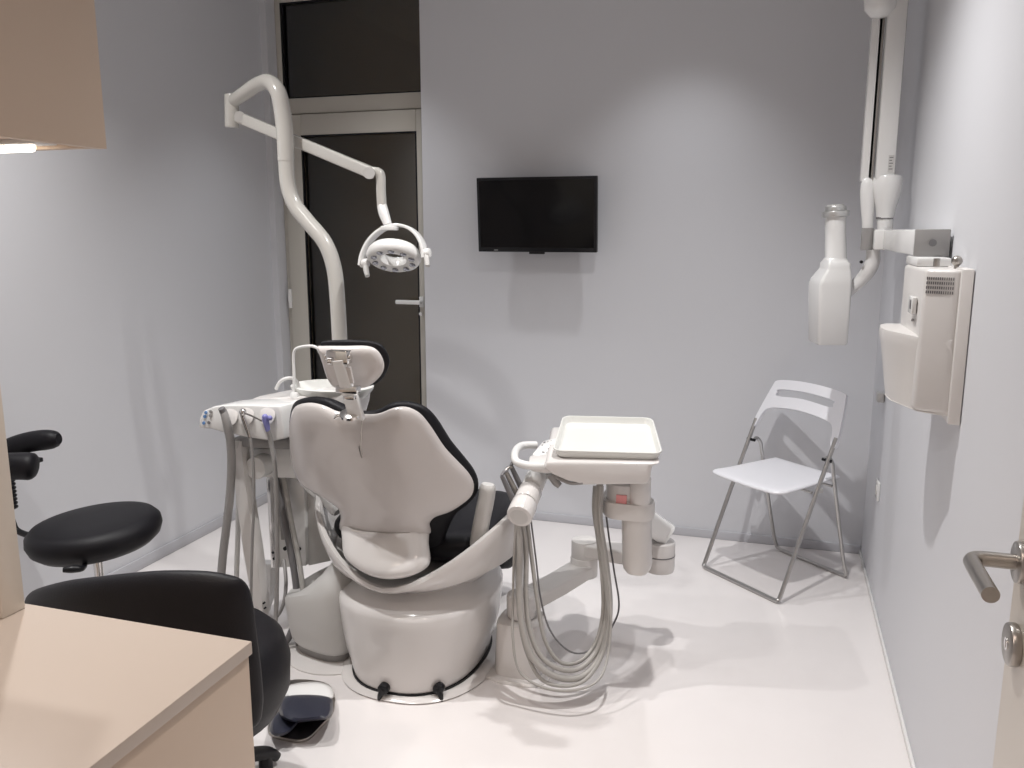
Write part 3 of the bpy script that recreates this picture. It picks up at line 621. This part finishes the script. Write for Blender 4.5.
for k in range(10):
    a = 2*PI*k/10; q = hc+(hx_*math.cos(a)+hy_*math.sin(a)*.92)*.072+nrm*.008
    b = NB(); cyl(b, q-nrm*.004, q+nrm*.005, .0115, n=14, bev=.002); obj('lens', b, LENS, he)
for s, (px, py) in ((-1, (364.5, 263)), (1, (426, 253))):
    q = at(px, py, Yl); b = NB(); cyl(b, q-rollv*.016, q+rollv*.016, .016, n=18, bev=.003); obj('side_knob', b, BRIGHT, he)
    e = at(px+(3 if s < 0 else 1.5), py+(13 if s < 0 else 13), Yl-.02); b = NB(); sweep(b, [q+rollv*(.004), q.lerp(e, .5), e], rsec(.020, .026, .4), [.9, 1, .8]); obj('grip', b, GREYP, he)

# ================================================================== DELIVERY UNIT (right of the chair)
du = thing('delivery_unit', 'white instrument delivery unit on swivel arm right of the dental chair', 'dental unit', (-.80, 2.64, 0))
pc = V((-.80, 2.66, 0))
b = NB(); loft(b, [[V((p.x, p.y, z)) for p in oval(pc.x, pc.y, r, r*1.0, 0, p=3.2)] for r, z in ((.115, .0), (.115, .004), (.11, .01), (.09, .012))])
box(b, (pc.x-.16, pc.y-.10, .0), (pc.x-.02, pc.y+.10, .010), .003); obj('floor_plate', b, WHITE, du)
b = NB(); loft(b, [oval(pc.x, pc.y, r, r, z, p=3.6) for r, z in ((.086, .01), (.086, .02), (.080, .19), (.077, .20), (.066, .205))]); obj('pedestal', b, WHITE, du)
b = NB(); cyl(b, pc+V((0, 0, .2)), pc+V((0, 0, .212)), .040); obj('post_seal', b, BLACKP, du)
b = NB(); cyl(b, pc+V((0, 0, .208)), pc+V((0, 0, .29)), .052, bev=.006); obj('post', b, WHITE, du)
el = atz(584, 568, .262)
b = NB(); sweep(b, [pc+V((0, 0, .255)), V((-.72, 2.84, .258)), el], rsec(.10, .052, .2)); cyl(b, el+V((0, 0, -.03)), el+V((0, 0, .05)), .053, bev=.006); obj('lower_arm', b, WARMW, du)
jt = V((-.36, 2.98, .0))
el2 = el+V((0, 0, .065))
b = NB(); sweep(b, [el2+V((0, 0, .02)), V((jt.x, jt.y, .345))], rsec(.095, .055, .2)); cyl(b, el2+V((0, 0, -.02)), el2+V((0, 0, .052)), .050, bev=.006); obj('middle_arm', b, WARMW, du)
b = NB(); cyl(b, V((jt.x, jt.y, .305)), V((jt.x, jt.y, .42)), .055, bev=.006); obj('arm_joint', b, WHITE, du)
b = NB(); cyl(b, V((jt.x, jt.y, .366)), V((jt.x, jt.y, .370)), .0562); obj('joint_ring', b, DHOSE, du)
b = NB(); up1 = V((-.50, 2.74, .655)); lo1 = V((jt.x, jt.y, .46))
sweep(b, [lo1+V((.02, .01, -.015)), lo1, lo1.lerp(up1, .5), up1], rsec(.075, .085, .3)); obj('balance_arm', b, BRIGHT, du)
Yf = 2.66
b = NB()
def colring(y, xl, xr, d=.11):
    l, r = at(xl, y, Yf), at(xr, y, Yf); c = (l+r)/2; w = (r-l).length
    return [c+V((p, q+.04, 0)) for p, q in rsec(w, d, .45, 5)]
loft(b, [colring(574, 626, 646), colring(571, 622, 649), colring(566, 621, 650), colring(540, 620.5, 649.5), colring(515, 620, 650), colring(505, 619, 651)]); 
ctop = [colring(519, 603, 652, .118), colring(515, 600, 653, .125), colring(506, 600, 653, .125), colring(503, 602, 652, .118)]
loft(b, ctop); obj('column', b, WARMW, du)
b = NB(); q = at(623, 497, 2.71); cyl(b, q-V((0, 0, .035)), q+V((0, 0, .055)), .058, bev=.005); q2 = at(640, 492, 2.68); cyl(b, q2-V((0, 0, .04)), q2+V((0, 0, .05)), .036, bev=.004); nk = obj('swivel_neck', b, WHITE, du)
b = NB(); box(b, at(616, 503, 2.648), at(627, 495, 2.658)); obj('warning_label', b, PINK, nk)
# head
Z = lambda x, y, Y: at(x, y, Y)
b = NB()
HA = math.radians(11); hU = V((math.cos(HA), math.sin(HA), 0)); hDf = V((-math.sin(HA), math.cos(HA), 0)); TI = math.radians(9)
hD = (hDf*math.cos(TI)+V((0, 0, math.sin(TI)))).normalized(); hN = hU.cross(hD)
HO = at(606, 459, 2.58)
def onp(x, y, O, N):
    d = ray(x, y); return EYE+d*((O-EYE).dot(N)/d.dot(N))
hp = [(547, 458), (661, 460), (652, 466), (650, 481), (646, 484), (585, 485), (566, 480), (552, 474), (543, 467)]
prism(b, [onp(x, y, HO-hD*.0, hDf)-V((0, 0, .012 if y < 462 else .002)) for x, y in hp], hD*.30, .008, 3); hd = obj('table_body', b, WHITE, du)
b = NB(); prism(b, [onp(x, y, HO+hD*.02, hDf) for x, y in [(527, 464), (556, 461), (566, 466), (562, 474), (545, 474), (531, 472)]], hD*.07, .008, 3); obj('table_wing', b, WHITE, du)
b = NB(); tube(b, [at(545, 466, 2.57), at(528, 465.5, 2.56), at(517, 462, 2.56), at(514.5, 456, 2.6), at(517, 449, 2.68), at(523, 445.5, 2.74), at(536, 445, 2.78)], .0135, n=14); obj('handle', b, BRIGHT, du)
b = NB(); kp = [atz(531, 458, .84)] 
KO = [at(532, 454, 2.62), at(551, 458, 2.61), at(557, 437, 2.72), at(543, 441, 2.75)]
KN = (KO[1]-KO[0]).cross(KO[3]-KO[0]).normalized(); 
if KN.z < 0: KN = -KN
kq = cat(KO, 4, True)
prism(b, [V(p) for p in KO], -KN*.02, .004); kp_ = obj('keypad', b, BRIGHT, du)
def kpt(u, v, n=0): return KO[0].lerp(KO[1], u).lerp(KO[3].lerp(KO[2], u), v)+KN*n
for u in (.28, .52, .76):
    for v in (.2, .4, .6, .8):
        b = NB(); cyl(b, kpt(u, v, -.002), kpt(u, v, .003), .0055, n=12); obj('button', b, DHOSE if random.random() < .6 else MIDG, kp_)
b = NB(); tube(b, [at(552, 474, 2.60), at(556, 482, 2.60), at(560, 486, 2.60)], [.018, .014, .010]); tube(b, [at(556, 477, 2.58), at(570, 483, 2.57), at(583, 483, 2.57)], [.006, .006, .005]); obj('brake_grip', b, MIDG, du)
b = NB(); 
# instrument holder cylinders
a, e = at(541, 471, 2.66), at(512, 522, 2.44)
for (x0_, y0_, Y0, x1_, y1_, Y1, r) in ((541, 474, 2.66, 517, 517, 2.50, .038),):
    pass
n_ = []
A0 = at(519, 517, 2.46); A1 = at(537, 476, 2.66); dv = (A1-A0)
for k in range(3):
    p0 = A0+dv*(k/3.0); p1 = A0+dv*((k+.94)/3.0)
    b = NB(); cyl(b, p0, p1, .043-.003*k, n=32, bev=.007); obj('holder_section', b, [WHITE, WHITE, BRIGHT][k], du)
b = NB(); cyl(b, A0-dv*.002, A1, .03); obj('holder_axle', b, GREYP, du)
b = NB(); box(b, at(528, 478, 2.66), at(560, 470, 2.72), .006); obj('holder_bracket', b, GREYP, du)
# instruments leaning in the holder
for i, (x0_, y0_, x1_, y1_, Yq) in enumerate(((502, 476, 513, 500, 2.54), (506, 472, 517, 494, 2.57), (511, 466, 521, 487, 2.60))):
    b = NB(); tube(b, [at(x0_, y0_, Yq-.02), at((x0_+x1_)/2, (y0_+y1_)/2, Yq-.01), at(x1_, y1_, Yq)], [.0075, .009, .010]); tube(b, [at(x0_, y0_, Yq-.02), at(x0_+2, y0_-4, Yq-.01), at(x0_+6, y0_-5, Yq)], [.006, .005, .004]); hp_ = obj('handpiece', b, [DHOSE, STEEL, DHOSE][i], du)
# hoses
hose('instrument_hose', [(517, 521, 2.50), (520, 545, 2.50), (519.5, 585, 2.48), (521, 620, 2.46), (531, 655, 2.45), (552, 675, 2.46), (578, 678, 2.5), (597, 662, 2.56), (607, 635, 2.6), (609.5, 600, 2.62), (605, 560, 2.63), (598, 525, 2.63), (597, 503, 2.63), (600, 484, 2.65)], .011, HOSE, du)
hose('instrument_hose', [(522, 521, 2.52), (526, 550, 2.52), (526, 595, 2.5), (530, 630, 2.48), (541, 656, 2.47), (560, 669, 2.48), (580, 668, 2.52), (597, 650, 2.58), (606, 620, 2.62), (607, 590, 2.64), (602, 550, 2.65), (596, 515, 2.65), (597, 486, 2.66)], .009, HOSE, du)
hose('instrument_hose', [(527, 520, 2.54), (532, 560, 2.54), (538, 605, 2.53), (545, 640, 2.52), (560, 662, 2.52), (580, 661, 2.55), (596, 642, 2.6), (603, 612, 2.63), (602, 575, 2.65), (598, 540, 2.66), (594, 510, 2.66), (595, 486, 2.67)], .007, HOSE, du)
hose('instrument_hose', [(516, 521, 2.49), (514, 560, 2.50), (513, 600, 2.48), (513, 640, 2.44), (520, 672, 2.43), (545, 688, 2.42), (575, 690, 2.43), (598, 680, 2.48), (608, 655, 2.55), (611, 610, 2.6), (606, 560, 2.61), (600, 520, 2.61), (600, 486, 2.63)], .0045, HOSE, du)
hose('instrument_hose', [(519, 520, 2.51), (517, 570, 2.52), (519, 615, 2.5), (526, 650, 2.47), (540, 678, 2.45), (562, 686, 2.46), (585, 680, 2.5), (602, 655, 2.56), (609, 620, 2.6), (608, 570, 2.62), (601, 520, 2.62), (602, 486, 2.64)], .0065, HOSE, du)
hose('control_cable', [(531, 520, 2.55), (536, 560, 2.55), (541, 600, 2.55), (550, 630, 2.55), (566, 649, 2.55), (582, 653, 2.57), (600, 643, 2.6), (613, 625, 2.64), (619, 605, 2.68), (614, 570, 2.7), (608, 530, 2.72), (606, 505, 2.72), (612, 492, 2.7)], .0032, DHOSE, du, n=8)

# instrument tray on the table
TO = HO+hN*.004-V((0, 0, .012))
TZ = [onp(x, y, TO, hN) for x, y in ((552, 458), (661.5, 460), (653, 423), (563, 423))]
Tc = sum(TZ, V())/4; tU, tW, tN = hU, hD, hN
TW_ = ((TZ[1]-TZ[0]).dot(tU)+(TZ[2]-TZ[3]).dot(tU))/4; TD_ = ((TZ[3]-TZ[0]).dot(tW)+(TZ[2]-TZ[1]).dot(tW))/4
print('TRAY', TW_, TD_, [(round((t-Tc).dot(tU), 3), round((t-Tc).dot(tW), 3)) for t in TZ])
tr_ = thing('instrument_tray', 'empty shallow white tray lying on the delivery unit', 'tray', Tc)
def tloop(sx, sy, n): return [Tc+tU*p*(1-.055*q/TD_)+tW*q+tN*n for p, q in rsec(2*TW_*sx, 2*TD_*sy, .10, 5)]
TH = .022
b = NB(); loft(b, [tloop(.93, .93, -.004), tloop(.96, .96, .002), tloop(.985, .985, TH-.004), tloop(1, 1, TH-.003), tloop(1.004, 1.004, TH), tloop(1, 1, TH+.003), tloop(.975, .975, TH+.003), tloop(.96, .96, TH-.002), tloop(.945, .945, .008), tloop(.92, .92, .003)])
obj('tray_dish', b, CERAM, tr_)

# ================================================================== X-RAY UNIT (right wall)
xr = thing('dental_xray_unit', 'white wall-mounted dental X-ray with folded arm and tube head on the right wall', 'x-ray machine', (XR, 2.5, 1.25))
x0 = XR-.002
def plan(pts, z0, z1, bm, bev=.006, z0b=None):
    prism(bm, [V((x, y, z0)) for x, y in pts], (0, 0, z1-z0), bev, 3)
# back plate
ztp = 1.457
b = NB(); plan([(x0, 2.30), (.432, 2.315), (.432, 2.70), (x0, 2.70)], 1.065, ztp, b, .004); obj('back_plate', b, WARMW, xr)
up_ = [(.44, 2.325), (.425, 2.325), (.356, 2.36), (.347, 2.66), (.44, 2.68)]
b = NB(); plan(up_, 1.088, ztp-.004, b, .010)
def P3_(pl, z): return [V((x, y, z)) for x, y in pl]
lo_top = [(.43, 2.325), (.420, 2.33), (.36, 2.37), (.298, 2.52), (.292, 2.60), (.30, 2.66), (.43, 2.67)]
lo_bot = [(.43, 2.325), (.420, 2.33), (.365, 2.37), (.318, 2.50), (.312, 2.58), (.32, 2.64), (.43, 2.65)]
loft(b, [P3_(lo_bot, 1.085), P3_([(x+.002, y) for x, y in lo_bot], 1.083), P3_(lo_top, 1.24), P3_([(x-.006, y) for x, y in lo_top], 1.268), P3_([(x-.004, y) for x, y in lo_top], 1.278), P3_([(x+.01, y) for x, y in lo_top], 1.282)])
cb = obj('control_box', b, WARMW, xr)
# ventilation grille dots on near face
fa_, fb_ = V((.425, 2.325, 0)), V((.356, 2.36, 0))
b = NB(); fn = V(((fb_-fa_).y, -(fb_-fa_).x, 0)).normalized()
if fn.y > 0: fn = -fn
for i in range(13):
    for j in range(4):
        t = .10+.80*i/12; p = fa_.lerp(fb_, t)+V((0, 0, 1.392+.0115*j)); d = (fb_-fa_).normalized()
        w = .0015 if i > 4 else .0010
        prism(b, [p-d*w+fn*.0012, p+d*w+fn*.0012, p+d*w+fn*.0012+V((0, 0, .007)), p-d*w+fn*.0012+V((0, 0, .007))], -fn*.003)
obj('ventilation_grille', b, DHOSE, cb)
# button pocket on far-facing side
q = atx(914, 304, .350)
b = NB(); box(b, (.340, q.y-.035, q.z-.025), (.352, q.y+.03, q.z+.02), .003); pk_ = obj('switch_surround', b, BRIGHT, cb)
b = NB(); box(b, (.338, q.y-.022, q.z-.012), (.341, q.y-.002, q.z+.012), .001); obj('rocker_switch', b, DHOSE, pk_)
b = NB(); q = atx(913, 320, .350); cyl(b, (.352, q.y, q.z), (.3455, q.y, q.z), .0035, n=10); obj('indicator', b, MIDG, cb)
b = NB(); q = atx(883, 397, .455); box(b, (.43, q.y-.03, q.z-.02), (.458, q.y+.03, q.z+.02), .005); obj('exposure_button', b, GREYP, xr)
b = NB(); q = atx(884, 402, .44); hook = q
# box top: bracket and knobs
bq = atx(928, 262, .40)
b = NB(); box(b, (.355, 2.50, ztp-.004), (.44, 2.70, ztp+.02), .005); obj('arm_mount', b, BRIGHT, xr)
b = NB(); q = at(957, 261, 2.40); ball(b, q+V((0, 0, .0)), .0135); cyl(b, (q.x, q.y, ztp-.004), q, .006); obj('knob', b, STEEL, xr)
b = NB(); q = at(937, 259, 2.46); cyl(b, (q.x, q.y, ztp-.002), (q.x, q.y, ztp+.02), .008); obj('bolt', b, STEEL, xr)
# horizontal extension arm
za0, za1 = at(930, 256, 2.62).z, at(930, 229.5, 2.62).z
xa0, xa1 = at(915, 240, 2.62).x, .452
b = NB(); box(b, (xa0, 2.63, za0), (xa1-.0, 3.42, za1), .006)
xo0 = at(879, 240, 3.42).x
obj('extension_arm', b, BRIGHT, xr)
b = NB(); box(b, (xa0-.001, 2.615, za0-.001), (xa1, 2.632, za1+.001), .003); ec = obj('end_cap', b, MIDG, xr)
b = NB(); q = V(((xa0+xa1)/2, 2.612, (za0+za1)/2)); cyl(b, q+V((0, .004, 0)), q-V((0, .003, 0)), .010, n=18); obj('cap_screw', b, DHOSE, ec)
YA = 3.44
b = NB(); box(b, (at(872.5, 240, YA).x, YA-.06, za0), (.44, YA+.05, za1), .006); obj('arm_block', b, BRIGHT, xr)
b = NB(); l, r = at(862.5, 240, YA-.03), at(872.5, 240, YA-.03); cyl(b, V(((l.x+r.x)/2, YA-.01, at(867, 250, YA).z)), V(((l.x+r.x)/2, YA-.01, at(867, 228, YA).z)), (r.x-l.x)/2+.004); obj('joint_sleeve', b, MIDG, xr)
# knuckles
def knuckle(bm, px, Y, prof):
    c = []
    rings = []
    for (y, w) in prof:
        p = at(px(y), y, Y); rr = w*.5*(p-EYE).dot(fw)/F
        rings.append([p+V((math.cos(2*PI*k/24)*rr, math.sin(2*PI*k/24)*rr, 0)) for k in range(24)])
    return loft(bm, rings)
b = NB(); knuckle(b, lambda y: 867.5+(y-178)*.0, 3.44, [(177.5, 3), (179, 8), (183, 12), (192, 14), (205, 13), (218, 11), (229, 10)]); obj('joint_knuckle', b, BRIGHT, xr)
b = NB(); knuckle(b, lambda y: 888-(y-175)*.07, 3.44, [(175, 20), (176, 25), (180, 28), (188, 28), (197, 25), (208, 19), (218, 16.5)]); obj('joint_knuckle', b, BRIGHT, xr)
b = NB(); knuckle(b, lambda y: 884.5, 3.44, [(217, 16), (219, 16.3)]); obj('knuckle_seal', b, DHOSE, xr)
b = NB(); knuckle(b, lambda y: 885, 3.44, [(218.5, 15), (230, 15)]); obj('arm_post', b, BRIGHT, xr)
# folded scissor arms
A_ = [(873, 14), (866, 178)]; 
YB1, YB2 = 3.47, 3.44
p0, p1 = at(868, 182, YB1), at(877, 4, YB1); w1_ = .036
b = NB(); box(b, (min(p0.x, p1.x)-.014, YB1-.03, p0.z), (max(p0.x, p1.x)+.012, YB1+.03, p1.z+.03), .006); obj('forearm', b, BRIGHT, xr)
p0, p1 = at(888, 180, YB2), at(893, 4, YB2)
xl_, xr_ = at(881, 90, YB2).x, at(900.5, 90, YB2).x
b = NB(); box(b, (xl_, YB2-.035, p0.z), (xr_, YB2+.035, 2.72), .008); ua = obj('upper_arm', b, BRIGHT, xr)
b = NB(); box(b, (xl_-.022, YB2, p0.z), (xl_-.004, YB2+.05, p1.z), .002); obj('arm_spring_cover', b, STEEL, xr)
b = NB(); q0, q1 = at(887.5, 172, YB2-.036), at(894.5, 155, YB2-.036); box(b, (q0.x, YB2-.0365, q0.z), (q1.x, YB2-.0345, q1.z)); lb = obj('rating_label', b, GREYP, ua)
b = NB(); 
for k in range(5):
    z = q0.z+(q1.z-q0.z)*(.15+.17*k); box(b, (q0.x+.003, YB2-.0372, z), (q1.x-.003-.004*(k % 2), YB2-.0364, z+.003))
obj('label_print', b, DHOSE, lb)
b = NB(); q = at(881, -4, 3.42); lathe(b, [(0, -.075), (.03, -.07), (.052, -.045), (.058, 0), (.058, .06), (.05, .10), (0, .11)], q, (0, 0, 1), 32); obj('elbow_cap', b, BRIGHT, xr)
# elbow to the tube head
YT = 3.46
b = NB(); tube(b, [at(873, 248, 3.44), at(873, 258, 3.45), at(870, 268, 3.45), at(862, 279, 3.46), at(850, 290, 3.46), at(842, 297, 3.46)], [.024, .026, .027, .025, .022, .02], n=20); yo = obj('head_yoke', b, BRIGHT, xr)
b = NB(); q = at(861.5, 262, 3.42); cyl(b, q, q+V((0, .02, 0)), .006, n=12); obj('screw', b, BLACKP, yo)
b = NB()
def hring(y, xl, xr2, dep, r=.35):
    l, r_ = at(xl, y, YT), at(xr2, y, YT); c = (l+r_)/2; A = math.radians(14); w_ = ((r_-l).length-dep*math.sin(A)*(0 if r > .4 else .9))/(1 if r > .4 else math.cos(A)); return [c+V((p*math.cos(A)-q*math.sin(A), p*math.sin(A)+q*math.cos(A), 0)) for p, q in rsec(w_, dep, r if r > .4 else .11, 5)]
loft(b, [hring(343, 810, 845, .13), hring(341, 808.5, 847, .14), hring(300, 808.5, 850, .155), hring(284, 809, 851, .155), hring(279, 811, 851, .15), hring(270, 818.5, 850.5, .12), hring(267.5, 820, 850, .115), hring(263, 820.5, 850, .11), hring(261.5, 822, 848, .10), hring(258.5, 824, 847, .083, .45), hring(257.5, 825, 846.5, .08, .45), hring(230, 825.5, 845.5, .078, .45), hring(217, 825.5, 846, .078, .45)]); th_ = obj('tube_head', b, BRIGHT, xr)
b = NB(); q0, q1 = at(835.5, 217, YT), at(835.5, 211, YT); cyl(b, q0, q1, .050, n=32, bev=.003); cyl(b, q1, at(835.5, 206, YT), .040, .038, n=32, bev=.003); obj('cone_ring', b, SATIN, xr)
b = NB(); cyl(b, at(835.5, 206, YT), at(835.5, 204.5, YT), .03, n=28); obj('cone_cap', b, GREYP, xr)

# cord trunking on the wall below
q = atx(885, 440, XR)

# ================================================================== LIGHTS
def spot(x, y, e, size=.09, col=(1, .955, .92), cone=130, blend=.9):
    l = bpy.data.lights.new('downlight', 'SPOT'); l.energy = e; l.color = col; l.spot_size = math.radians(cone); l.spot_blend = blend; l.shadow_soft_size = size
    o = bpy.data.objects.new('downlight', l); COL.objects.link(o); o.location = (x, y, ZC-.03)
for x, y, e in ((-2.0, 3.66, 60), (-.45, 3.66, 60)):
    spot(x, y, e*.75, .04, cone=86, blend=1.0, col=(.97, .98, 1))
for x, y, e in ((-2.05, 1.95, 130), (-.30, 2.45, 135), (-1.30, 1.55, 50)):
    spot(x, y, e, .025, cone=120, blend=1.0, col=(1, .985, .97))
spot(-1.15, -.6, 110, .05, col=(1, .86, .76), cone=135, blend=1)
spot(-.1, .3, 30, .05, col=(1, .82, .72), cone=110, blend=1)
la = bpy.data.lights.new('cabinet_lamp', 'AREA'); la.shape = 'RECTANGLE'; la.size = .5; la.size_y = .02; la.energy = 2.2; la.color = (1, .84, .68)
lo = bpy.data.objects.new('cabinet_lamp', la); COL.objects.link(lo); lo.location = (tl.x-.22, uc.y-.052, uc.z-.018)
w = bpy.data.worlds.new('world'); scene.world = w; w.use_nodes = True
w.node_tree.nodes['Background'].inputs[0].default_value = (.02, .025, .035, 1); w.node_tree.nodes['Background'].inputs[1].default_value = .3

# ================================================================== CAMERA
cam = bpy.data.cameras.new('camera'); co_ = bpy.data.objects.new('camera', cam); COL.objects.link(co_)
cam.sensor_width = 36; cam.lens = 36*F/1024; cam.clip_start = .05
M = Matrix((rt, upv, -fw)).transposed().to_4x4(); M.translation = EYE; co_.matrix_world = M
scene.camera = co_
vs = scene.view_settings; vs.view_transform = 'Standard'; vs.look = 'None'; vs.gamma = 1; vs.exposure = 0.09
